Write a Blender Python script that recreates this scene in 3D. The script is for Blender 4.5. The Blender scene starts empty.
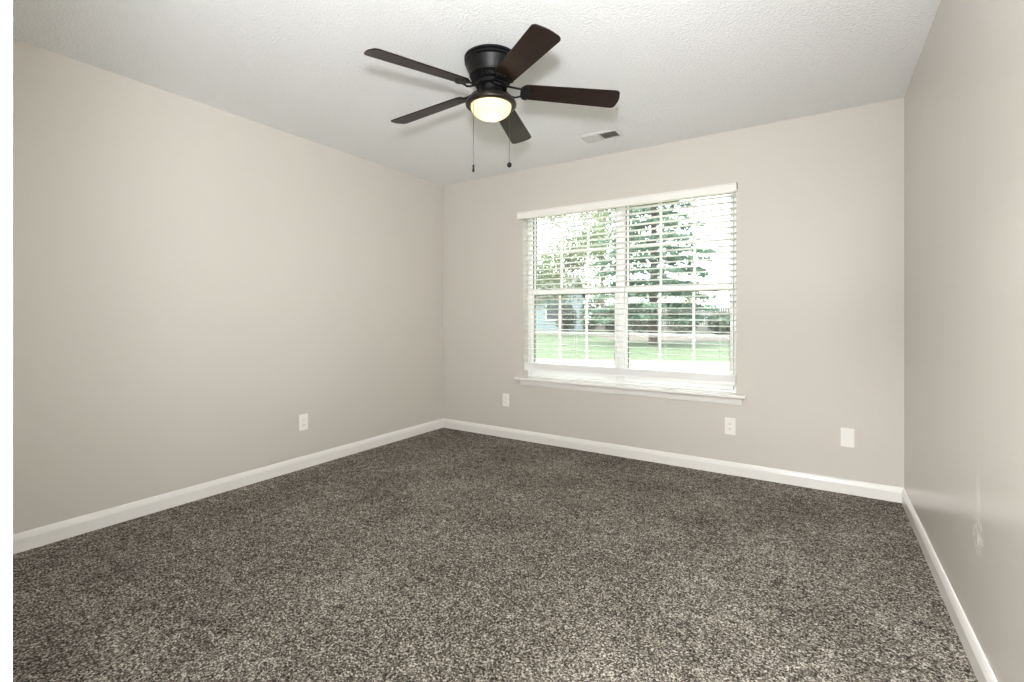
import bpy, bmesh, math, random
from mathutils import Vector, Matrix

# ------------------------------------------------------------------ camera, world, lights, exposure
S = bpy.context.scene
COL = S.collection
R = math.radians
H_CAM, YAW, FOC = 1.125, 32.8, 480.0
cam_d = bpy.data.cameras.new('camera')
cam_d.sensor_width = 36.0
cam_d.lens = 36.0 * FOC / 1024.0
cam_d.shift_y = -25.0 / 1024.0
cam_d.clip_start = 0.02
cam_d.clip_end = 400
cam = bpy.data.objects.new('camera', cam_d)
cam.location = (0, 0, H_CAM)
cam.rotation_euler = (R(90), 0, R(YAW))
COL.objects.link(cam)
S.camera = cam

S.view_settings.view_transform = 'Standard'
S.view_settings.look = 'None'
S.view_settings.gamma = 1.0
S.view_settings.use_curve_mapping = False
S.view_settings.exposure = -0.12
S.cycles.max_bounces = 10
S.cycles.diffuse_bounces = 7
S.cycles.transparent_max_bounces = 12
S.cycles.use_denoising = True
S.cycles.sample_clamp_indirect = 8.0

w = bpy.data.worlds.new('sky')
S.world = w
w.use_nodes = True
bg = w.node_tree.nodes['Background']
bg.inputs[0].default_value = (0.90, 0.96, 1.0, 1)
bg.inputs[1].default_value = 8.2


def lamp(name, kind, loc, power, color=(1, 1, 1), size=0.1, rot=(0, 0, 0)):
    d = bpy.data.lights.new(name, kind)
    d.energy = power
    d.color = color
    if kind == 'SUN':
        d.angle = size
    elif kind == 'AREA':
        d.shape = 'SQUARE'
        d.size = size
    else:
        d.shadow_soft_size = size
    o = bpy.data.objects.new(name, d)
    o.location = loc
    o.rotation_euler = rot
    COL.objects.link(o)
    return o


lamp('sun', 'SUN', (0, -5, 12), 12.0, (1.0, 0.95, 0.84), R(1.0), (R(38), 0, R(-25)))
lamp('hall_fill', 'AREA', (-0.35, -1.1, 2.36), 225, (0.96, 0.975, 1.0), 0.5)  # added fill light in the unseen hall, lifts the room through the doorway
# the photographer's flash: head tilted up so that most of it bounces off the ceiling
lamp('camera_flash', 'POINT', (-0.02, -0.035, 1.50), 116, (0.940, 0.968, 1.0), 0.08)
fl_ = lamp('bounce_flash', 'SPOT', (-0.02, -0.035, 1.50), 262, (0.940, 0.968, 1.0), 0.08)
fl_.rotation_euler = Vector((-0.58, 0.78, 0.42)).to_track_quat('-Z', 'Y').to_euler()
fl_.data.spot_size = R(118)
fl_.data.spot_blend = 1.0

# ------------------------------------------------------------------ room measures
XL, XR, YB, YF, HC = -3.22, 0.419, 3.708, 0.075, 2.44
TH = 0.16
WX0, WX1, WZ0, WZ1 = -2.272, -0.505, 0.550, 2.062      # window opening


# ------------------------------------------------------------------ materials
def nodes_of(name):
    m = bpy.data.materials.new(name)
    m.use_nodes = True
    nt = m.node_tree
    return m, nt, nt.nodes['Principled BSDF']


def srgb(r, g, b):
    def f(c):
        c /= 255.0
        return c / 12.92 if c <= 0.04045 else ((c + 0.055) / 1.055) ** 2.4
    return (f(r), f(g), f(b), 1.0)


def noise(nt, scale, detail=2.0, rough=0.5, coord='Object'):
    t = nt.nodes.new('ShaderNodeTexCoord')
    n = nt.nodes.new('ShaderNodeTexNoise')
    n.inputs['Scale'].default_value = scale
    n.inputs['Detail'].default_value = detail
    n.inputs['Roughness'].default_value = rough
    nt.links.new(t.outputs[coord], n.inputs['Vector'])
    return n


def ramp(nt, src, stops):
    r = nt.nodes.new('ShaderNodeValToRGB')
    el = r.color_ramp.elements
    while len(el) < len(stops):
        el.new(0.5)
    for e, (p, c) in zip(el, stops):
        e.position = p
        e.color = c
    nt.links.new(src, r.inputs[0])
    return r


def bump(nt, bs, src, strength, dist):
    b = nt.nodes.new('ShaderNodeBump')
    b.inputs['Strength'].default_value = strength
    b.inputs['Distance'].default_value = dist
    nt.links.new(src, b.inputs['Height'])
    nt.links.new(b.outputs[0], bs.inputs['Normal'])
    return b


def simple(name, col, rough=0.5, metal=0.0, nscale=None, nbump=0.0, spec=0.5, var=0.0, ndist=0.002):
    m, nt, bs = nodes_of(name)
    bs.inputs['Base Color'].default_value = col
    bs.inputs['Roughness'].default_value = rough
    bs.inputs['Metallic'].default_value = metal
    bs.inputs['Specular IOR Level'].default_value = spec
    if nscale:
        n = noise(nt, nscale, 3)
        if var:
            lo = tuple(c * (1 - var) for c in col[:3]) + (1,)
            hi = tuple(min(1, c * (1 + var)) for c in col[:3]) + (1,)
            r = ramp(nt, n.outputs['Fac'], [(0.3, lo), (0.7, hi)])
            nt.links.new(r.outputs[0], bs.inputs['Base Color'])
        if nbump:
            bump(nt, bs, n.outputs['Fac'], nbump, ndist)
    return m


WALL_COL = srgb(206, 201, 193)
M = {}
M['wall'] = simple('wall_paint', WALL_COL, 0.42, nscale=170, nbump=0.12, spec=0.4)
M['ceiling'] = None
M['trim'] = simple('trim_paint', srgb(236, 234, 229), 0.12, nscale=30, nbump=0.02)
M['vinyl'] = simple('window_vinyl', srgb(249, 249, 247), 0.4, nscale=60, nbump=0.02)
M['gasket'] = simple('gasket_rubber', srgb(70, 70, 66), 0.7, nscale=60, nbump=0.02)
M['plastic'] = simple('white_plastic', srgb(242, 240, 234), 0.35, nscale=60, nbump=0.01)
M['slot'] = simple('dark_slot', srgb(95, 90, 82), 0.6, nscale=60, nbump=0.01)
M['bronze'] = simple('dark_bronze', srgb(13, 12, 12), 0.46, 0.2, nscale=90, nbump=0.03, spec=0.32)
M['bronze_rim'] = simple('dark_bronze_rim', srgb(34, 26, 21), 0.38, 0.35, nscale=90, nbump=0.03)
M['chain'] = simple('chain_metal', srgb(84, 77, 68), 0.4, 0.6, nscale=300, nbump=0.03)
M['vent'] = simple('vent_enamel', srgb(216, 216, 211), 0.45, nscale=60, nbump=0.02)
M['duct'] = simple('vent_duct', srgb(58, 60, 56), 0.8, nscale=60, nbump=0.02)


def ceiling_mat():
    m, nt, bs = nodes_of('ceiling_texture')
    bs.inputs['Base Color'].default_value = srgb(244, 245, 245)
    bs.inputs['Roughness'].default_value = 0.9
    bs.inputs['Specular IOR Level'].default_value = 0.1
    n = noise(nt, 75, 3, 0.6)
    r = ramp(nt, n.outputs['Fac'], [(0.38, (0, 0, 0, 1)), (0.68, (1, 1, 1, 1))])
    bump(nt, bs, r.outputs[0], 0.55, 0.006)
    return m


M['ceiling'] = ceiling_mat()


def carpet_mat():
    m, nt, bs = nodes_of('carpet_pile')
    bs.inputs['Roughness'].default_value = 0.95
    bs.inputs['Specular IOR Level'].default_value = 0.08
    f = noise(nt, 105, 5.0, 0.78)
    big = noise(nt, 2.6, 4, 0.6)
    mid = noise(nt, 24, 3, 0.6)
    tc = nt.nodes.new('ShaderNodeTexCoord')
    vo = nt.nodes.new('ShaderNodeTexVoronoi')
    vo.inputs['Scale'].default_value = 210
    nt.links.new(tc.outputs['Object'], vo.inputs['Vector'])
    sep = nt.nodes.new('ShaderNodeSeparateColor')
    nt.links.new(vo.outputs['Color'], sep.inputs[0])

    def add(src, k, to):
        m_ = nt.nodes.new('ShaderNodeMath'); m_.operation = 'MULTIPLY_ADD'
        nt.links.new(src, m_.inputs[0]); m_.inputs[1].default_value = k
        if to is None:
            m_.inputs[2].default_value = 0.0
        else:
            nt.links.new(to, m_.inputs[2])
        return m_.outputs[0]
    v = add(f.outputs['Fac'], 0.55, None)
    v = add(sep.outputs[0], 0.20, v)
    v = add(mid.outputs['Fac'], 0.16, v)
    v = add(big.outputs['Fac'], 0.11, v)
    r = ramp(nt, v, [(0.40, srgb(38, 34, 30)), (0.49, srgb(92, 86, 78)), (0.56, srgb(140, 133, 123)), (0.65, srgb(218, 211, 200))])
    nt.links.new(r.outputs[0], bs.inputs['Base Color'])
    bump(nt, bs, f.outputs['Fac'], 0.8, 0.010)
    return m


M['carpet'] = carpet_mat()


def right_wall_mat():
    m, nt, bs = nodes_of('wall_paint_scuffed')
    bs.inputs['Roughness'].default_value = 0.25
    bs.inputs['Specular IOR Level'].default_value = 0.5
    n = noise(nt, 170, 3)
    bump(nt, bs, n.outputs['Fac'], 0.06, 0.002)
    # a scuff: pale mark low on the wall, in the wall's own coordinates
    tc = nt.nodes.new('ShaderNodeTexCoord')
    def spot(cy, cz, ry, rz):
        mp = nt.nodes.new('ShaderNodeMapping')
        mp.vector_type = 'POINT'
        mp.inputs['Location'].default_value = (0, -cy / ry, -cz / rz)
        mp.inputs['Scale'].default_value = (0.0, 1 / ry, 1 / rz)
        nt.links.new(tc.outputs['Object'], mp.inputs['Vector'])
        g = nt.nodes.new('ShaderNodeTexGradient'); g.gradient_type = 'SPHERICAL'
        nt.links.new(mp.outputs[0], g.inputs[0])
        return g.outputs['Fac']
    s1 = spot(2.085, 0.425, 0.075, 0.075)
    s2 = spot(2.085, 0.555, 0.034, 0.11)
    nn = noise(nt, 42, 3, 0.6)
    th = ramp(nt, nn.outputs['Fac'], [(0.46, (0, 0, 0, 1)), (0.56, (1.6, 1.6, 1.6, 1))])
    mu = nt.nodes.new('ShaderNodeMath'); mu.operation = 'MULTIPLY'
    nt.links.new(s1, mu.inputs[0]); nt.links.new(th.outputs[0], mu.inputs[1])
    ad = nt.nodes.new('ShaderNodeMath'); ad.operation = 'MULTIPLY_ADD'
    nt.links.new(s2, ad.inputs[0]); ad.inputs[1].default_value = 0.3
    nt.links.new(mu.outputs[0], ad.inputs[2]); ad.use_clamp = True
    mx = nt.nodes.new('ShaderNodeMix'); mx.data_type = 'RGBA'
    nt.links.new(ad.outputs[0], mx.inputs[0])
    mx.inputs[6].default_value = WALL_COL
    mx.inputs[7].default_value = srgb(244, 242, 236)
    nt.links.new(mx.outputs[2], bs.inputs['Base Color'])
    return m


M['wall_right'] = right_wall_mat()


def glass_mat():
    m = bpy.data.materials.new('window_glass')
    m.use_nodes = True
    nt = m.node_tree
    nt.nodes.remove(nt.nodes['Principled BSDF'])
    out = nt.nodes['Material Output']
    t = nt.nodes.new('ShaderNodeBsdfTransparent')
    t.inputs[0].default_value = (0.97, 0.985, 0.975, 1)
    g = nt.nodes.new('ShaderNodeBsdfGlossy')
    g.inputs['Roughness'].default_value = 0.02
    fr = nt.nodes.new('ShaderNodeFresnel')
    fr.inputs[0].default_value = 1.45
    mx = nt.nodes.new('ShaderNodeMixShader')
    nt.links.new(fr.outputs[0], mx.inputs[0])
    nt.links.new(t.outputs[0], mx.inputs[1])
    nt.links.new(g.outputs[0], mx.inputs[2])
    nt.links.new(mx.outputs[0], out.inputs[0])
    return m


M['glass'] = glass_mat()


def bowl_mat():
    m = bpy.data.materials.new('frosted_bowl_glass')
    m.use_nodes = True
    nt = m.node_tree
    nt.nodes.remove(nt.nodes['Principled BSDF'])
    out = nt.nodes['Material Output']
    t = nt.nodes.new('ShaderNodeBsdfTranslucent')
    t.inputs[0].default_value = (1.0, 0.86, 0.62, 1)
    d = nt.nodes.new('ShaderNodeBsdfPrincipled')
    d.inputs['Base Color'].default_value = (0.9, 0.85, 0.74, 1)
    d.inputs['Roughness'].default_value = 0.3
    mx = nt.nodes.new('ShaderNodeMixShader')
    mx.inputs[0].default_value = 0.35
    nt.links.new(t.outputs[0], mx.inputs[1])
    nt.links.new(d.outputs[0], mx.inputs[2])
    nt.links.new(mx.outputs[0], out.inputs[0])
    return m


M['bowl'] = bowl_mat()


def slat_mat():
    m, nt, bs = nodes_of('blind_slat_vinyl')
    bs.inputs['Base Color'].default_value = srgb(251, 251, 249)
    bs.inputs['Roughness'].default_value = 0.45
    t = nt.nodes.new('ShaderNodeBsdfTranslucent')
    t.inputs[0].default_value = srgb(250, 250, 244)
    mx = nt.nodes.new('ShaderNodeMixShader')
    mx.inputs[0].default_value = 0.45
    out = nt.nodes['Material Output']
    nt.links.new(bs.outputs[0], mx.inputs[1])
    nt.links.new(t.outputs[0], mx.inputs[2])
    nt.links.new(mx.outputs[0], out.inputs[0])
    return m


M['slat'] = slat_mat()


def blade_mat():
    m, nt, bs = nodes_of('walnut_blade')
    tc = nt.nodes.new('ShaderNodeTexCoord')
    mp = nt.nodes.new('ShaderNodeMapping')
    mp.inputs['Scale'].default_value = (3, 60, 10)
    nt.links.new(tc.outputs['Object'], mp.inputs[0])
    n = nt.nodes.new('ShaderNodeTexNoise')
    n.inputs['Scale'].default_value = 1.0
    n.inputs['Detail'].default_value = 4
    nt.links.new(mp.outputs[0], n.inputs['Vector'])
    r = ramp(nt, n.outputs['Fac'], [(0.3, srgb(22, 11, 7)), (0.7, srgb(38, 21, 14))])
    nt.links.new(r.outputs[0], bs.inputs['Base Color'])
    bs.inputs['Roughness'].default_value = 0.34
    bs.inputs['Specular IOR Level'].default_value = 0.2
    return m


M['blade'] = blade_mat()


# ------------------------------------------------------------------ mesh helpers
def box(bm, x0, x1, y0, y1, z0, z1, rot=None):
    vs = [bm.verts.new(p) for p in ((x0, y0, z0), (x1, y0, z0), (x1, y1, z0), (x0, y1, z0),
                                    (x0, y0, z1), (x1, y0, z1), (x1, y1, z1), (x0, y1, z1))]
    for f in ((0, 3, 2, 1), (4, 5, 6, 7), (0, 1, 5, 4), (1, 2, 6, 5), (2, 3, 7, 6), (3, 0, 4, 7)):
        bm.faces.new([vs[i] for i in f])
    if rot is not None:
        c = Vector(((x0 + x1) / 2, (y0 + y1) / 2, (z0 + z1) / 2))
        for v in vs:
            v.co = rot @ (v.co - c) + c
    return vs


def lathe(bm, prof, n=48, center=(0, 0)):
    """prof: list of (radius, z); a radius of 0 closes the end."""
    rings = []
    for r, z in prof:
        if r <= 1e-6:
            rings.append([bm.verts.new((center[0], center[1], z))])
        else:
            rings.append([bm.verts.new((center[0] + r * math.cos(2 * math.pi * i / n), center[1] + r * math.sin(2 * math.pi * i / n), z)) for i in range(n)])
    for a, b in zip(rings, rings[1:]):
        for i in range(n):
            j = (i + 1) % n
            if len(a) == 1 and len(b) == 1:
                continue
            if len(a) == 1:
                bm.faces.new((a[0], b[i], b[j]))
            elif len(b) == 1:
                bm.faces.new((a[i], b[0], a[j]))
            else:
                bm.faces.new((a[i], b[i], b[j], a[j]))
    return rings


def tube(bm, pts, rad, n=8, cap=True):
    pts = [Vector(p) for p in pts]
    rads = rad if isinstance(rad, (list, tuple)) else [rad] * len(pts)
    rings = []
    for k, p in enumerate(pts):
        d = (pts[min(k + 1, len(pts) - 1)] - pts[max(k - 1, 0)]).normalized()
        up = Vector((0, 0, 1)) if abs(d.z) < 0.95 else Vector((1, 0, 0))
        a = d.cross(up).normalized()
        b = d.cross(a).normalized()
        rings.append([bm.verts.new(p + rads[k] * (math.cos(2 * math.pi * i / n) * a + math.sin(2 * math.pi * i / n) * b)) for i in range(n)])
    for a, b in zip(rings, rings[1:]):
        for i in range(n):
            j = (i + 1) % n
            bm.faces.new((a[i], a[j], b[j], b[i]))
    if cap:
        bm.faces.new(rings[0])
        bm.faces.new(rings[-1])


def prism_xy(bm, outline, z0, z1):
    lo = [bm.verts.new((x, y, z0)) for x, y in outline]
    hi = [bm.verts.new((x, y, z1)) for x, y in outline]
    n = len(outline)
    bm.faces.new(lo[::-1])
    bm.faces.new(hi)
    for i in range(n):
        j = (i + 1) % n
        bm.faces.new((lo[i], lo[j], hi[j], hi[i]))


def extrude_profile(bm, prof, p0, p1, inward):
    """prof: (out, z) points; runs from p0 to p1 along the wall, 'out' goes along inward."""
    p0, p1, inw = Vector(p0), Vector(p1), Vector(inward)
    a = [bm.verts.new(p0 + inw * o + Vector((0, 0, z))) for o, z in prof]
    b = [bm.verts.new(p1 + inw * o + Vector((0, 0, z))) for o, z in prof]
    n = len(prof)
    for i in range(n):
        j = (i + 1) % n
        bm.faces.new((a[i], a[j], b[j], b[i]))
    bm.faces.new(a[::-1])
    bm.faces.new(b)


def obj(name, bm, mat, parent=None, loc=None, rot=None, bevel=0.0, smooth=False, seg=2):
    bmesh.ops.recalc_face_normals(bm, faces=bm.faces[:])
    me = bpy.data.meshes.new(name)
    bm.to_mesh(me)
    bm.free()
    me.materials.append(mat)
    o = bpy.data.objects.new(name, me)
    COL.objects.link(o)
    if parent:
        o.parent = parent
    if loc:
        o.location = loc
    if rot:
        o.rotation_euler = rot
    if smooth:
        for p in me.polygons:
            p.use_smooth = True
        me.set_sharp_from_angle(angle=R(38))
    if bevel:
        b = o.modifiers.new('bevel', 'BEVEL')
        b.width = bevel
        b.segments = seg
        b.limit_method = 'ANGLE'
        b.angle_limit = R(40)
    return o


def new():
    return bmesh.new()


def tag(o, label=None, cat=None, group=None, kind=None):
    if label: o['label'] = label
    if cat: o['category'] = cat
    if group: o['group'] = group
    if kind: o['kind'] = kind
    return o


def empty(name, loc=(0, 0, 0), rot=(0, 0, 0)):
    o = bpy.data.objects.new(name, None)
    o.location = loc
    o.rotation_euler = rot
    o.empty_display_size = 0.1
    COL.objects.link(o)
    return o


def struct(o):
    o['kind'] = 'structure'
    return o


# ------------------------------------------------------------------ the room shell
YH = -2.2                                                     # far end of the hall behind the doorway
bm = new(); box(bm, XL - TH, XR + TH, YH - TH, YB + TH, -0.14, 0)
struct(obj('floor', bm, M['carpet']))
bm = new(); box(bm, XL - TH, XR + TH, YH - TH, YB + TH, HC, HC + 0.2)
struct(obj('ceiling', bm, M['ceiling']))
bm = new(); box(bm, XL - TH, XL, YF - 0.115, YB + TH, 0, HC)
struct(obj('wall_left', bm, M['wall']))
bm = new(); box(bm, XR, XR + TH, YH - TH, YB + TH, 0, HC)
struct(obj('wall_right', bm, M['wall_right']))
bm = new()
box(bm, XL, WX0, YB, YB + TH, 0, HC)
box(bm, WX1, XR, YB, YB + TH, 0, HC)
box(bm, WX0, WX1, YB, YB + TH, 0, WZ0)
box(bm, WX0, WX1, YB, YB + TH, WZ1, HC)
bmesh.ops.remove_doubles(bm, verts=bm.verts[:], dist=1e-5)
struct(obj('wall_back', bm, M['wall']))
DX0, DX1, DZ = -0.468, 0.36, 2.05                             # doorway the camera stands in
bm = new()
box(bm, XL, DX0, YF - 0.115, YF, 0, HC)
box(bm, DX1, XR, YF - 0.115, YF, 0, HC)
box(bm, DX0, DX1, YF - 0.115, YF, DZ, HC)
struct(obj('wall_front', bm, M['wall']))
bm = new(); box(bm, -1.1 - TH, -1.1, YH, YF - 0.115, 0, HC)
struct(obj('wall_hall_left', bm, M['wall']))
bm = new(); box(bm, -1.1 - TH, XR, YH - TH, YH, 0, HC)
struct(obj('wall_hall_end', bm, M['wall']))

# doorway lining and casing
bm = new()
box(bm, DX0, DX0 + 0.018, YF - 0.117, YF + 0.002, 0, DZ - 0.018)
box(bm, DX1 - 0.018, DX1, YF - 0.117, YF + 0.002, 0, DZ - 0.018)
box(bm, DX0, DX1, YF - 0.117, YF + 0.002, DZ - 0.018, DZ)
struct(obj('trim_1', bm, M['trim'], bevel=0.001))
for nm, ys in (('trim_2', (YF, YF + 0.0135)), ('trim_3', (YF - 0.1285, YF - 0.115))):
    bm = new()
    box(bm, DX0 - 0.045, DX0 + 0.018, *ys, 0, DZ + 0.045)
    box(bm, DX1 - 0.018, min(DX1 + 0.045, XR - 0.001), *ys, 0, DZ + 0.045)
    box(bm, DX0 + 0.018, DX1 - 0.018, *ys, DZ - 0.018, DZ + 0.045)
    struct(obj(nm, bm, M['trim'], bevel=0.002))

# baseboards
BB = [(0, 0), (0.014, 0), (0.014, 0.060), (0.0125, 0.066), (0.009, 0.077), (0.005, 0.0855), (0.002, 0.0895), (0, 0.09)]
for nm, p0, p1, inw in (('baseboard_left', (XL, YF, 0), (XL, YB, 0), (1, 0, 0)),
                        ('baseboard_back', (XL, YB, 0), (XR, YB, 0), (0, -1, 0)),
                        ('baseboard_right', (XR, YF + 0.02, 0), (XR, YB, 0), (-1, 0, 0)),
                        ('baseboard_front', (XL, YF, 0), (DX0 - 0.045, YF, 0), (0, 1, 0))):
    bm = new()
    extrude_profile(bm, BB, p0, p1, inw)
    struct(obj(nm, bm, M['trim']))

# window stool and apron
bm = new()
box(bm, WX0, WX1, YB - 0.001, 3.80, 0.549, 0.572)
box(bm, -2.333, -0.440, 3.652, YB, 0.549, 0.572)
st = struct(obj('trim_4', bm, M['trim'], bevel=0.006, seg=3))
bm = new()
extrude_profile(bm, [(0, 0.496), (0.008, 0.496), (0.012, 0.504), (0.014, 0.519), (0.016, 0.549), (0, 0.549)], (-2.292, YB, 0), (-0.466, YB, 0), (0, -1, 0))
obj('apron', bm, M['trim'], st)


# windows: two double-hung units side by side
def ring(bm, x0, x1, z0, z1, y0, y1, wl, wr=None, wb=None, wt=None):
    wr = wl if wr is None else wr
    wb = wl if wb is None else wb
    wt = wl if wt is None else wt
    box(bm, x0, x0 + wl, y0, y1, z0, z1)
    box(bm, x1 - wr, x1, y0, y1, z0, z1)
    box(bm, x0 + wl, x1 - wr, y0, y1, z0, z0 + wb)
    box(bm, x0 + wl, x1 - wr, y0, y1, z1 - wt, z1)


def window(name, x0, x1):
    win = struct(empty(name, ((x0 + x1) / 2, 3.84, 0.58)))
    inv = Matrix.Translation(-win.location)

    def part(nm, bm, mat, parent, bevel=0.0):
        for v in bm.verts:
            v.co = inv @ v.co
        return obj(nm, bm, mat, parent, bevel=bevel)
    bm = new(); ring(bm, x0, x1, 0.556, 2.062, 3.80, 3.885, 0.028, None, 0.028, 0.010)
    part('window_frame', bm, M['vinyl'], win, 0.002)
    a, b = x0 + 0.028, x1 - 0.028
    bm = new(); ring(bm, a, b, 0.584, 2.052, 3.845, 3.868, 0.009, 0.009, 0.009, 0.004)
    part('weatherstrip', bm, M['gasket'], win)
    for nm, z0, z1, y0, y1, wb, wt in (('upper_sash', 1.318, 2.049, 3.845, 3.872, 0.047, 0.014), ('lower_sash', 0.588, 1.365, 3.812, 3.84, 0.05, 0.047)):
        sa, sb = a + 0.008, b - 0.008
        sw = 0.02
        bm = new(); ring(bm, sa, sb, z0, z1, y0, y1, sw, sw, wb, wt)
        sash = part(nm, bm, M['vinyl'], win, 0.002)
        ga, gb, g0, g1 = sa + sw, sb - sw, z0 + wb, z1 - wt
        bm = new(); ring(bm, ga, gb, g0, g1, y0 + 0.006, y1 - 0.006, 0.004, 0.004, 0.004, 0.008)
        part('glazing_bead', bm, M['gasket'], sash)
        ym = (y0 + y1) / 2
        bm = new(); box(bm, ga + 0.001, gb - 0.001, ym - 0.002, ym + 0.002, g0 + 0.001, g1 - 0.001)
        part('pane', bm, M['glass'], sash)
        bm = new()
        for k in (1, 2):
            xx = ga + (gb - ga) * k / 3
            box(bm, xx - 0.009, xx + 0.009, ym - 0.005, ym + 0.005, g0, g1)
        zz = (g0 + g1) / 2
        box(bm, ga, gb, ym - 0.0048, ym + 0.0048, zz - 0.009, zz + 0.009)
        part('muntins', bm, M['vinyl'], sash)
    return win


XM = -1.388
window('window_1', WX0, XM)
window('window_2', XM, WX1)

# ------------------------------------------------------------------ the ceiling fan
FX, FY = -1.417, 2.0015
fan = tag(empty('ceiling_fan', (FX, FY, HC)), 'dark bronze five-blade hugger ceiling fan with lit frosted bowl', 'ceiling fan')
bm = new()
lathe(bm, [(0, 0), (0.131, 0), (0.136, -0.003), (0.136, -0.013), (0.129, -0.016), (0.129, -0.019), (0.1345, -0.022), (0.1345, -0.029), (0.128, -0.032),
           (0.128, -0.035), (0.131, -0.038), (0.128, -0.046), (0.121, -0.058), (0.1205, -0.061), (0.116, -0.068), (0.112, -0.080), (0.1085, -0.090), (0.1105, -0.093), (0.1085, -0.100), (0.100, -0.104), (0, -0.104)], 64)
obj('motor_housing', bm, M['bronze'], fan, smooth=True)
bm = new()
lathe(bm, [(0, -0.102), (0.086, -0.102), (0.086, -0.122), (0.080, -0.125), (0, -0.125)], 48)
for i in range(36):
    t = 2 * math.pi * i / 36
    m4 = Matrix.Rotation(t, 3, 'Z')
    vs = box(bm, 0.083, 0.100, -0.0026, 0.0026, -0.1205, -0.1032)
    for v in vs:
        v.co = m4 @ v.co
obj('vent_ring', bm, M['bronze'], fan)
bm = new()
lathe(bm, [(0, -0.123), (0.072, -0.123), (0.078, -0.128), (0.078, -0.146), (0.070, -0.151), (0, -0.151)], 48)
obj('flywheel', bm, M['bronze'], fan, smooth=True)
bm = new()
lathe(bm, [(0, -0.149), (0.060, -0.149), (0.061, -0.155), (0.059, -0.161), (0.059, -0.180), (0.063, -0.186), (0, -0.188)], 48)
obj('switch_housing', bm, M['bronze'], fan, smooth=True)
bm = new()
lathe(bm, [(0, -0.186), (0.064, -0.187), (0.080, -0.194), (0.100, -0.205), (0.116, -0.216), (0.1265, -0.227), (0.130, -0.235), (0.1295, -0.242),
           (0.125, -0.247), (0.114, -0.249), (0.106, -0.247), (0.105, -0.241), (0.09, -0.230), (0.06, -0.216), (0, -0.212)], 64)
obj('light_pan', bm, M['bronze_rim'], fan, smooth=True)
bm = new()
prof = [(0.1025, -0.241), (0.1035, -0.249)]
for i in range(1, 13):
    t = math.pi / 2 * i / 12
    prof.append((0.1035 * math.cos(t) ** 0.9 if i < 12 else 0.0, -0.249 - 0.062 * math.sin(t)))
lathe(bm, prof, 64)
obj('glass_bowl', bm, M['bowl'], fan, smooth=True)
bulb = lamp('fan_bulb', 'POINT', (0, 0, -0.262), 0.6, (1.0, 0.85, 0.62), 0.022)
bulb.parent = fan


def blade_outline():
    x0, x1, w0, w1 = 0.160, 0.656, 0.054, 0.066
    pts = []
    # root end: rounded
    for i in range(9):
        t = math.pi / 2 + math.pi * i / 8
        pts.append((x0 + 0.03 + 0.03 * math.cos(t), (w0 - 0.024) * (1 if math.sin(t) > 0 else -1) * (abs(math.sin(t)) > 0.01) * 1.0 + 0.024 * math.sin(t)))
    # tip end: rounded corners, gently arched edge
    rc = 0.026
    for i in range(6):
        t = -math.pi / 2 + math.pi / 2 * i / 5
        pts.append((x1 - rc + rc * math.cos(t), -w1 + rc + rc * math.sin(t)))
    pts.append((x1 + 0.004, -0.02)); pts.append((x1 + 0.006, 0)); pts.append((x1 + 0.004, 0.02))
    for i in range(6):
        t = math.pi / 2 * i / 5
        pts.append((x1 - rc + rc * math.cos(t), w1 - rc + rc * math.sin(t)))
    return pts


def bracket_mesh():
    bm = new()
    # plate under the blade root: shield shape
    out = [(0.150, -0.020), (0.156, -0.040), (0.168, -0.051), (0.184, -0.052), (0.192, -0.040), (0.196, -0.022), (0.212, -0.012), (0.220, 0.0),
           (0.212, 0.012), (0.196, 0.022), (0.192, 0.040), (0.184, 0.052), (0.168, 0.051), (0.156, 0.040), (0.150, 0.020)]
    prism_xy(bm, out, -0.0085, -0.0032)
    # two curved arms from the flywheel to the plate
    for s in (-1, 1):
        tube(bm, [(0.066, s * 0.020, 0.008), (0.086, s * 0.026, 0.004), (0.104, s * 0.034, -0.006), (0.124, s * 0.036, -0.010), (0.144, s * 0.030, -0.008), (0.166, s * 0.024, -0.0065)],
             [0.006, 0.0055, 0.005, 0.005, 0.005, 0.004], 8)
    box(bm, 0.060, 0.080, -0.026, 0.026, 0.001, 0.011)
    for sx, sy in ((0.174, -0.034), (0.174, 0.034), (0.203, 0.0)):
        lathe(bm, [(0, -0.0085), (0.0052, -0.0085), (0.0042, -0.0112), (0, -0.0118)], 10, (sx, sy))
    return bm


bl0 = None
for k in range(5):
    rot = (R(-13), R((3.2, 3.0, 3.0, 3.2, 5.2)[k]), R((36.0, 107.5, 181.8, 252.9, 325.0)[k]))
    if bl0 is None:
        bm = new(); prism_xy(bm, blade_outline(), -0.003, 0.003)
        bl0 = obj('blade', bm, M['blade'], fan, (0, 0, -0.158), rot, bevel=0.0015)
        br0 = obj('blade_bracket', bracket_mesh(), M['bronze'], bl0, smooth=True)
    else:
        b = bl0.copy(); COL.objects.link(b); b.parent = fan; b.rotation_euler = rot
        c = br0.copy(); COL.objects.link(c); c.parent = b


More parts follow.
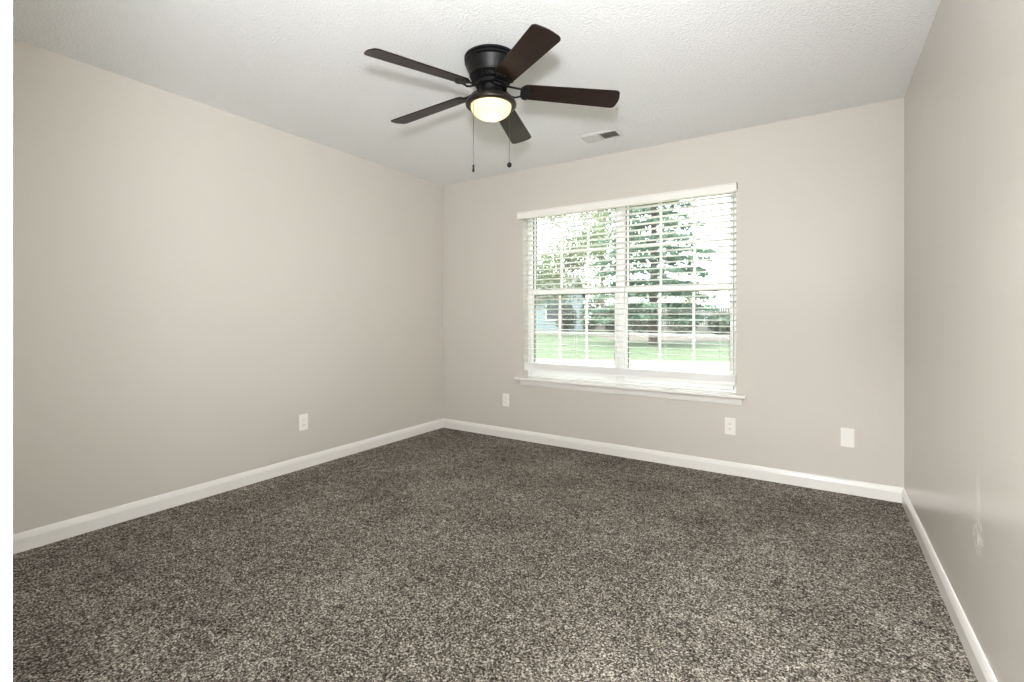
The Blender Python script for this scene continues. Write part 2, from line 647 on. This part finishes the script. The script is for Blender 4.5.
def pull_chain(x, y, z0, z1, knob):
    bm = new()
    tube(bm, [(x, y, z0), (x, y, z1)], 0.0011, 6)
    nb = int((z0 - z1) / 0.012)
    for i in range(nb):
        z = z0 - 0.012 * i
        lathe(bm, [(0, z), (0.0016, z - 0.0018), (0, z - 0.0036)], 6, (x, y))
    ch = obj('pull_chain', bm, M['chain'], fan)
    bm = new()
    if knob == 'ball':
        lathe(bm, [(0, z1 + 0.004)] + [(0.0125 * math.sin(math.pi * i / 10), z1 - 0.0125 - 0.0135 * -math.cos(math.pi * i / 10) * 1.0) for i in range(9, 0, -1)] + [(0, z1 - 0.026)], 20, (x, y))
    else:
        lathe(bm, [(0, z1 + 0.003), (0.004, z1), (0.0055, z1 - 0.006), (0.005, z1 - 0.012), (0.003, z1 - 0.015), (0.0055, z1 - 0.019), (0.0065, z1 - 0.027), (0.005, z1 - 0.035), (0, z1 - 0.037)], 16, (x, y))
    obj('pull_knob', bm, M['bronze'], ch, smooth=True)


cR, cF = (math.cos(R(YAW)), math.sin(R(YAW))), (-math.sin(R(YAW)), math.cos(R(YAW)))
pull_chain(-0.083 * cR[0] - 0.085 * cF[0], -0.083 * cR[1] - 0.085 * cF[1], -0.24, -0.570, 'drop')
pull_chain(0.093 * cR[0] + 0.03 * cF[0], 0.093 * cR[1] + 0.03 * cF[1], -0.24, -0.522, 'ball')

# ------------------------------------------------------------------ the blind
YS = 3.745
blind = tag(empty('window_blind', ((WX0 + WX1) / 2, YS, 0.62)), 'wide white horizontal slat blind lowered over the double window', 'window blind')
BX, BZ = blind.location.x, blind.location.z


def bpart(nm, bm, mat, bevel=0.0, parent=None, smooth=False):
    for v in bm.verts:
        v.co -= Vector((BX, YS, BZ))
    return obj(nm, bm, mat, parent or blind, bevel=bevel, smooth=smooth)


SX0, SX1 = WX0 + 0.006, WX1 - 0.006
bm = new()
extrude_profile(bm, [(0, 1.996), (0.012, 1.996), (0.015, 2.000), (0.012, 2.006), (0.012, 2.048), (0.016, 2.053), (0.016, 2.058), (0, 2.058)], (-2.312, 3.684, 0), (-0.499, 3.684, 0), (0, -1, 0))
box(bm, -2.312, -2.302, 3.684, 3.706, 1.996, 2.058)
box(bm, -0.509, -0.499, 3.684, 3.706, 1.996, 2.058)
val = bpart('valance', bm, M['plastic'])
bm = new()
box(bm, -0.500, -0.497, 3.676, 3.706, 2.02, 2.062)
bpart('valance_clip', bm, M['gasket'], parent=val)
bm = new(); box(bm, SX0, SX1, 3.714, 3.768, 2.008, 2.05)
bpart('headrail', bm, M['plastic'], 0.002)
bm = new()
pitch = 0.0445
z = 1.985
zs = []
while z > 0.712:
    zs.append(z)
    z -= pitch
for z in zs:
    sec = [(-0.0245, -0.0002), (-0.012, 0.0022), (0, 0.003), (0.012, 0.0022), (0.0245, -0.0002)]
    top = [(y, h + 0.0013) for y, h in sec]
    low = [(y, h - 0.0013) for y, h in sec][::-1]
    tl = R(-6)
    loop = [(y * math.cos(tl) - h * math.sin(tl), y * math.sin(tl) + h * math.cos(tl)) for y, h in top + low]
    a = [bm.verts.new((SX0, YS + y, z + h)) for y, h in loop]
    b = [bm.verts.new((SX1, YS + y, z + h)) for y, h in loop]
    n = len(loop)
    for i in range(n):
        bm.faces.new((a[i], a[(i + 1) % n], b[(i + 1) % n], b[i]))
    bm.faces.new(a); bm.faces.new(b[::-1])
bpart('slats', bm, M['slat'])
bm = new()
box(bm, SX0, SX1, YS - 0.0255, YS + 0.0255, 0.634, 0.654)
zz = 0.655
while zz < 0.702:
    box(bm, SX0, SX1, YS - 0.0245, YS + 0.0245, zz, zz + 0.003)
    zz += 0.0035
bpart('bottom_rail', bm, M['vinyl'], 0.0008)
bm = new()
for fx in (0.06, 0.285, 0.5, 0.715, 0.94):
    x = SX0 + (SX1 - SX0) * fx
    for yy in (-0.0258, 0.0258):
        tube(bm, [(x, YS + yy, 0.636), (x, YS + yy, 1.992)], 0.0007, 5)
bpart('ladder_cords', bm, M['plastic'])

# ------------------------------------------------------------------ outlets and plates
def wall_plate(name, label, cat, loc, rz, receptacles=True):
    t = tag(empty(name, loc, (0, 0, rz)), label, cat)
    # local: x along the wall, -y into the room
    bm = new(); box(bm, -0.036, 0.036, -0.0055, 0, -0.059, 0.059)
    obj('cover_plate', bm, M['plastic'], t, bevel=0.0025)
    if receptacles:
        for s in (-1, 1):
            bm = new()
            out = [(0.0165 * math.cos(q), max(-0.0125, min(0.0125, 0.0165 * math.sin(q)))) for q in [2 * math.pi * i / 28 for i in range(28)]]
            prism_xy(bm, out, 0, 0.003)
            for v in bm.verts:
                v.co = Vector((v.co.x, -0.0048 - v.co.z, v.co.y + s * 0.0195))
            rc = obj('receptacle', bm, M['plastic'], t)
            bm = new()
            box(bm, -0.0075, -0.0055, -0.0082, -0.007, s * 0.0195 - 0.001, s * 0.0195 + 0.008)
            box(bm, 0.0055, 0.0075, -0.0082, -0.007, s * 0.0195 - 0.001, s * 0.0195 + 0.007)
            box(bm, -0.0022, 0.0022, -0.0082, -0.007, s * 0.0195 - 0.0085, s * 0.0195 - 0.004)
            obj('slots', bm, M['slot'], rc)
        screws = (0.0,)
    else:
        screws = (-0.042, 0.042)
    for q in screws:
        bm = new()
        lathe(bm, [(0, 0), (0.0032, 0), (0.0026, 0.0012), (0, 0.0014)], 12)
        for v in bm.verts:
            v.co = Vector((v.co.x, -0.0053 - v.co.z, v.co.y + q))
        obj('screw', bm, M['plastic'], t)
    return t


wall_plate('wall_outlet', 'white duplex outlet low on the long left wall', 'outlet', (XL, 2.147, 0.34), R(90))
wall_plate('wall_outlet', 'white duplex outlet on the window wall near the room corner, left of the sill', 'outlet', (-2.455, YB, 0.347), 0)
wall_plate('wall_outlet', 'white duplex outlet on the window wall below the right end of the sill', 'outlet', (-0.545, YB, 0.342), 0)
wall_plate('blank_wall_plate', 'white blank cover plate on the window wall nearest the right wall', 'wall plate', (0.139, YB, 0.355), 0, False)

# ------------------------------------------------------------------ ceiling vent
vx0, vx1, vy0, vy1 = -1.492, -1.208, 3.218, 3.376
vent = tag(empty('ceiling_vent', ((vx0 + vx1) / 2, (vy0 + vy1) / 2, HC)), 'white two-way ceiling air register with one dark half near the window', 'vent')
ox, oy = (vx1 - vx0) / 2, (vy1 - vy0) / 2
bm = new()
fw = 0.015
ring_pts = lambda a, b, zz: [(-a, -b, zz), (a, -b, zz), (a, b, zz), (-a, b, zz)]
loops = [ring_pts(ox, oy, 0), ring_pts(ox, oy, -0.003), ring_pts(ox - fw, oy - fw, -0.010), ring_pts(ox - fw, oy - fw, -0.0005)]
vl = [[bm.verts.new(p) for p in l] for l in loops]
for a, b in zip(vl, vl[1:]):
    for i in range(4):
        bm.faces.new((a[i], a[(i + 1) % 4], b[(i + 1) % 4], b[i]))
box(bm, -0.004, 0.004, -oy + fw, oy - fw, -0.010, -0.001)
obj('register_frame', bm, M['vent'], vent)
bm = new(); box(bm, -ox + fw - 0.002, ox - fw + 0.002, -oy + fw - 0.002, oy - fw + 0.002, -0.0016, -0.0003)
obj('duct_opening', bm, M['duct'], vent)
for s in (-1, 1):
    bm = new()
    nsl = 9
    for i in range(nsl):
        xc = s * (0.012 + (ox - fw - 0.016) * (i + 0.5) / nsl)
        # blades of the left half tilt toward the viewer's side, those of the right half away
        box(bm, xc - 0.0068, xc + 0.0068, -oy + fw, oy - fw, -0.0072, -0.0064, Matrix.Rotation(R(38) * s, 3, 'Y'))
    obj('louvers', bm, M['vent'], vent)

# ------------------------------------------------------------------ outdoors
GZ = -0.15


def at(u, y, z=None, v=None):
    """world point on the plane y=const seen at pixel column u (and row v)."""
    a = (u - 512.0) / FOC
    dx, dy = cF[0] + a * cR[0], cF[1] + a * cR[1]
    k = y / dy
    return Vector((k * dx, y, z if z is not None else H_CAM + (316.0 - v) / FOC * k))


def lawn_mat():
    m, nt, bs = nodes_of('lawn_grass')
    n = noise(nt, 0.5, 5, 0.6)
    r = ramp(nt, n.outputs['Fac'], [(0.35, (0.042, 0.066, 0.030, 1)), (0.55, (0.055, 0.079, 0.037, 1)), (0.7, (0.074, 0.092, 0.050, 1))])
    nt.links.new(r.outputs[0], bs.inputs['Base Color'])
    bs.inputs['Roughness'].default_value = 0.95
    n2 = noise(nt, 40, 2)
    bump(nt, bs, n2.outputs['Fac'], 0.5, 0.03)
    return m


M['lawn'] = lawn_mat()
M['concrete'] = simple('pale_concrete', (0.18, 0.168, 0.09, 1), 0.85, nscale=6, nbump=0.05, var=0.05)
M['mulch'] = simple('leaf_mulch', (0.0750, 0.0600, 0.0498, 1), 0.95, nscale=5, nbump=0.3, var=0.25, ndist=0.02)
M['bark'] = simple('tree_bark', (0.0918, 0.0765, 0.0663, 1), 0.95, nscale=12, nbump=0.5, var=0.25, ndist=0.02)
M['pale_bark'] = simple('pale_tree_bark', (0.2040, 0.1683, 0.1530, 1), 0.9, nscale=12, nbump=0.4, var=0.2, ndist=0.02)
M['siding'] = simple('blue_grey_siding', (0.1260, 0.1620, 0.1680, 1), 0.7, nscale=3, nbump=0.02, var=0.05)
M['roofing'] = simple('grey_shingle', (0.1020, 0.1071, 0.1020, 1), 0.9, nscale=14, nbump=0.3, var=0.15, ndist=0.01)
M['dark_pane'] = simple('house_window_glass', srgb(40, 48, 52), 0.5, nscale=2, nbump=0.01)
M['fence'] = simple('weathered_fence_wood', (0.1020, 0.1020, 0.0936, 1), 0.9, nscale=9, nbump=0.3, var=0.2, ndist=0.01)


def leaf_mat(name, lo, hi):
    m, nt, bs = nodes_of(name)
    n = noise(nt, 1.6, 3)
    r = ramp(nt, n.outputs['Fac'], [(0.35, lo), (0.65, hi)])
    nt.links.new(r.outputs[0], bs.inputs['Base Color'])
    bs.inputs['Roughness'].default_value = 0.6
    t = nt.nodes.new('ShaderNodeBsdfTranslucent')
    nt.links.new(r.outputs[0], t.inputs[0])
    mx = nt.nodes.new('ShaderNodeMixShader')
    mx.inputs[0].default_value = 0.5
    nt.links.new(bs.outputs[0], mx.inputs[1])
    nt.links.new(t.outputs[0], mx.inputs[2])
    nt.links.new(mx.outputs[0], nt.nodes['Material Output'].inputs[0])
    return m


M['needle'] = leaf_mat('pine_needles', (0.1021, 0.1565, 0.1191, 1), (0.1701, 0.2466, 0.1786, 1))
M['leaf'] = leaf_mat('light_leaves', (0.1020, 0.1377, 0.0714, 1), (0.1683, 0.1989, 0.1122, 1))
M['leaf_yellow'] = leaf_mat('yellow_green_leaves', (0.1560, 0.1638, 0.0702, 1), (0.2028, 0.2028, 0.1014, 1))
M['leaf_dark'] = leaf_mat('shrub_leaves', (0.0504, 0.0605, 0.0461, 1), (0.1008, 0.1152, 0.0864, 1))

bm = new(); box(bm, -60, 30, 4.2, 75, GZ - 0.3, GZ)
struct(obj('ground', bm, M['lawn']))
bm = new()
prism_xy(bm, [(-14, 4.1), (4, 4.1), (4, 16.0), (-0.5, 15.2), (-14, 9.4)], GZ, GZ + 0.012)
struct(obj('patio', bm, M['concrete']))
bm = new()
e1, e2, e3, e4 = at(612, 24, GZ), at(760, 26, GZ), at(760, 35.5, GZ), at(588, 35.5, GZ)
prism_xy(bm, [(e1.x, e1.y), (e2.x, e2.y), (e3.x, e3.y), (e4.x, e4.y)], GZ, GZ + 0.01)
struct(obj('path_mulch', bm, M['mulch']))

rng = random.Random(7)


def leaves(bm, pts, size, flat=0.0):
    for p in pts:
        s = size * rng.uniform(0.6, 1.3)
        n = Vector((rng.gauss(0, 1), rng.gauss(0, 1), rng.gauss(0, 1) + flat * 3)).normalized()
        a = n.orthogonal().normalized()
        a.rotate(Matrix.Rotation(rng.uniform(0, 6.28), 3, n))
        b = n.cross(a)
        L = s * 1.5
        vs = [bm.verts.new(p + q) for q in (-a * L * 0.5, b * s * 0.35 - a * L * 0.05, a * L * 0.5, -b * s * 0.35 - a * L * 0.05)]
        bm.faces.new(vs)


def raw_obj(name, bm, mat, parent):
    me = bpy.data.meshes.new(name)
    bm.to_mesh(me); bm.free()
    me.materials.append(mat)
    o = bpy.data.objects.new(name, me)
    COL.objects.link(o)
    o.parent = parent
    return o


def conifer(base, h, rad, label, z_low=1.4):
    t = tag(empty('pine_tree', base), label, 'tree', 'trees in the yard')
    bm = new()
    tube(bm, [(0, 0, 0), (0.03, 0.02, h * 0.4), (0, 0, h * 0.98)], [0.2, 0.13, 0.02], 10)
    bt = bm
    bm = new()
    z = z_low
    while z < h - 0.3:
        r = rad * (1 - z / h) ** 0.8
        n = max(5, int(9 * (1 - z / h)) + 4)
        off = rng.uniform(0, 6.28)
        for i in range(n):
            an = off + 2 * math.pi * i / n + rng.uniform(-0.25, 0.25)
            ln = r * rng.uniform(0.65, 1.1)
            d = Vector((math.cos(an), math.sin(an), 0))
            tip = d * ln + Vector((0, 0, z - 0.10 * ln + rng.uniform(-0.1, 0.1)))
            root = Vector((0, 0, z))
            tube(bt, [root, root.lerp(tip, 0.5) + Vector((0, 0, 0.05)), tip], [0.03, 0.02, 0.006], 4)
            side = Vector((-d.y, d.x, 0))
            pts = []
            for q in range(int(ln * 38)):
                f = rng.uniform(0.22, 1.0)
                spread = 0.32 * ln * (1.05 - f) + 0.10
                pts.append(root.lerp(tip, f) + side * rng.uniform(-spread, spread) + Vector((0, 0, rng.uniform(-0.12, 0.05))))
            leaves(bm, pts, 0.18, 0.6)
        z += rng.uniform(0.42, 0.6)
    obj('trunk', bt, M['bark'], t, smooth=True)
    raw_obj('needles', bm, M['needle'], t)
    return t


def broadleaf(base, h, crown_z, crown_r, n_leaf, mat, bark, label, lean=0.0, size=0.16, cluster=26, name='leafy_tree'):
    t = tag(empty(name, base), label, 'tree', 'trees in the yard')
    bm = new()
    tr = 0.035 * h ** 0.9 * 0.55
    top = Vector((lean, 0, crown_z + crown_r * 0.5))
    tube(bm, [(0, 0, 0), (lean * 0.2, 0.05, crown_z * 0.5), (lean * 0.6, 0, crown_z), top], [tr, tr * 0.8, tr * 0.6, tr * 0.15], 9)
    lv = new()
    per = n_leaf // cluster
    for i in range(cluster):
        while True:
            q = Vector((rng.uniform(-1, 1), rng.uniform(-1, 1), rng.uniform(-1, 1)))
            if q.length < 1: break
        c = Vector((lean, 0, crown_z)) + Vector((q.x * crown_r, q.y * crown_r, q.z * (h - crown_z) * 0.95))
        root = Vector((lean * 0.6, 0, max(crown_z * 0.55, c.z - abs(c.xy.length) * 0.7 - 0.4)))
        tube(bm, [root, root.lerp(c, 0.6) + Vector((0, 0, -0.15)), c], [tr * 0.35, tr * 0.2, 0.012], 5)
        sr = crown_r * rng.uniform(0.16, 0.32)
        leaves(lv, [c + Vector((rng.gauss(0, sr), rng.gauss(0, sr), rng.gauss(0, sr * 0.6))) for _ in range(per)], size)
    obj('trunk', bm, bark, t, smooth=True)
    raw_obj('foliage', lv, mat, t)
    return t


def shrub(base, h, r, mat, label, n=900):
    t = tag(empty('shrub', base), label, 'shrub', 'shrubs at the yard edge')
    bm = new()
    for i in range(6):
        an = i * 1.05 + rng.uniform(0, 0.4)
        tube(bm, [(0.05 * math.cos(an), 0.05 * math.sin(an), 0), (0.5 * r * math.cos(an), 0.5 * r * math.sin(an), h * 0.75)], [0.03, 0.01], 5)
    obj('stems', bm, M['bark'], t)
    bm = new()
    pts = []
    while len(pts) < n:
        q = Vector((rng.uniform(-1, 1), rng.uniform(-1, 1), rng.uniform(-1, 1)))
        if 0.35 < q.length < 1:
            pts.append(Vector((q.x * r, q.y * r, h * 0.52 + q.z * h * 0.5)))
    leaves(bm, pts, 0.15)
    raw_obj('foliage', bm, mat, t)
    return t


# neighbour's house at the left
hp = at(541, 33, GZ)
house = tag(empty('house', (hp.x - 1.8, 33, GZ), (0, 0, R(12))), 'pale blue-grey house with a gabled roof beyond the lawn', 'house')
bm = new(); box(bm, -3.6, 3.6, 0, 7, 0, 2.9)
gv = [bm.verts.new(p) for p in ((-3.6, 0, 2.9), (-3.6, 7, 2.9), (-3.6, 3.5, 4.5), (3.6, 0, 2.9), (3.6, 7, 2.9), (3.6, 3.5, 4.5))]
bm.faces.new((gv[0], gv[1], gv[2])); bm.faces.new((gv[3], gv[5], gv[4]))
obj('walls', bm, M['siding'], house)
bm = new()
for s in (0, 1):
    y_e, y_r = (-0.4, 3.5) if s == 0 else (7.4, 3.5)
    vs = [bm.verts.new(p) for p in ((-3.9, y_e, 2.72), (3.9, y_e, 2.72), (3.9, y_r, 4.52), (-3.9, y_r, 4.52), (-3.9, y_e, 2.84), (3.9, y_e, 2.84), (3.9, y_r, 4.66), (-3.9, y_r, 4.66))]
    for f in ((0, 3, 2, 1), (4, 5, 6, 7), (0, 1, 5, 4), (1, 2, 6, 5), (2, 3, 7, 6), (3, 0, 4, 7)):
        bm.faces.new([vs[i] for i in f])
obj('roof', bm, M['roofing'], house)
for x in (-1.6, 2.6):
    bm = new(); ring(bm, x - 0.55, x + 0.55, 0.9, 2.2, -0.05, 0.02, 0.05)
    fr = obj('window_frame', bm, M['trim'], house)
    bm = new(); box(bm, x - 0.50, x + 0.50, -0.02, 0.01, 0.95, 2.15)
    obj('pane', bm, M['dark_pane'], fr)

# weathered board fence along the yard's far edge
f0, f1 = at(592, 37, GZ), at(860, 35.5, GZ)
fl = (f1 - f0).length
fence = tag(empty('board_fence', f0, (0, 0, math.atan2(f1.y - f0.y, f1.x - f0.x))), 'weathered grey board fence across the far edge of the yard', 'fence')
bm = new()
x = 0.0
while x < fl:
    hh = 1.85 + rng.uniform(-0.02, 0.02)
    box(bm, x, x + 0.14, -0.01, 0.01, 0.05, hh)
    x += 0.15
obj('boards', bm, M['fence'], fence)
bm = new()
for zz in (0.4, 1.5):
    box(bm, 0, fl, 0.01, 0.05, zz, zz + 0.09)
obj('rails', bm, M['fence'], fence)
n = int(fl / 2.4) + 1
for i in range(n):
    bm = new(); box(bm, -0.05, 0.05, 0.05, 0.15, 0, 1.8)
    obj('post', bm, M['fence'], fence, (min(i * 2.4, fl), 0, 0))

conifer(at(653, 21.5, GZ), 12.5, 3.6, 'tall blue-green pine tree filling the right window')
broadleaf(at(560, 27, GZ), 9, 4.8, 2.5, 5200, M['leaf'], M['pale_bark'], 'light green leafy tree in the left window, in front of the blue-grey house')
broadleaf(at(602, 43, GZ), 14, 9.0, 4.0, 5000, M['leaf'], M['bark'], 'tall leafy tree beside the pine, behind the middle of the window', size=0.22)
broadleaf(at(598, 56, GZ), 6.2, 4.4, 1.8, 1300, M['leaf_yellow'], M['bark'], 'small yellow-green tree above the fence, left of the pine', cluster=14, size=0.2)
broadleaf(at(694, 46, GZ), 4.4, 3.1, 2.6, 1500, M['leaf_yellow'], M['bark'], 'low yellow-green tree beyond the fence, right of the pine', cluster=16)
for u, y, h, r, lb in ((566, 28.2, 2.2, 0.8, 'dark shrub next to the blue-grey house'), (590, 31.5, 2.6, 0.8, 'rounded dark shrub in front of the fence, below the leafy trees'),
                       (612, 30.5, 2.3, 0.9, 'dark shrub at the fence directly behind the window mullion'), (640, 30, 2.4, 1.05, 'broad dark shrub left of the pine trunk'),
                       (682, 30.5, 2.1, 1.1, 'dark shrub right of the pine trunk'), (722, 30, 1.5, 0.9, 'small shrub at the fence nearest the right window edge')):
    shrub(at(u, y + 2.2, GZ), h, r, M['leaf_dark'], lb)
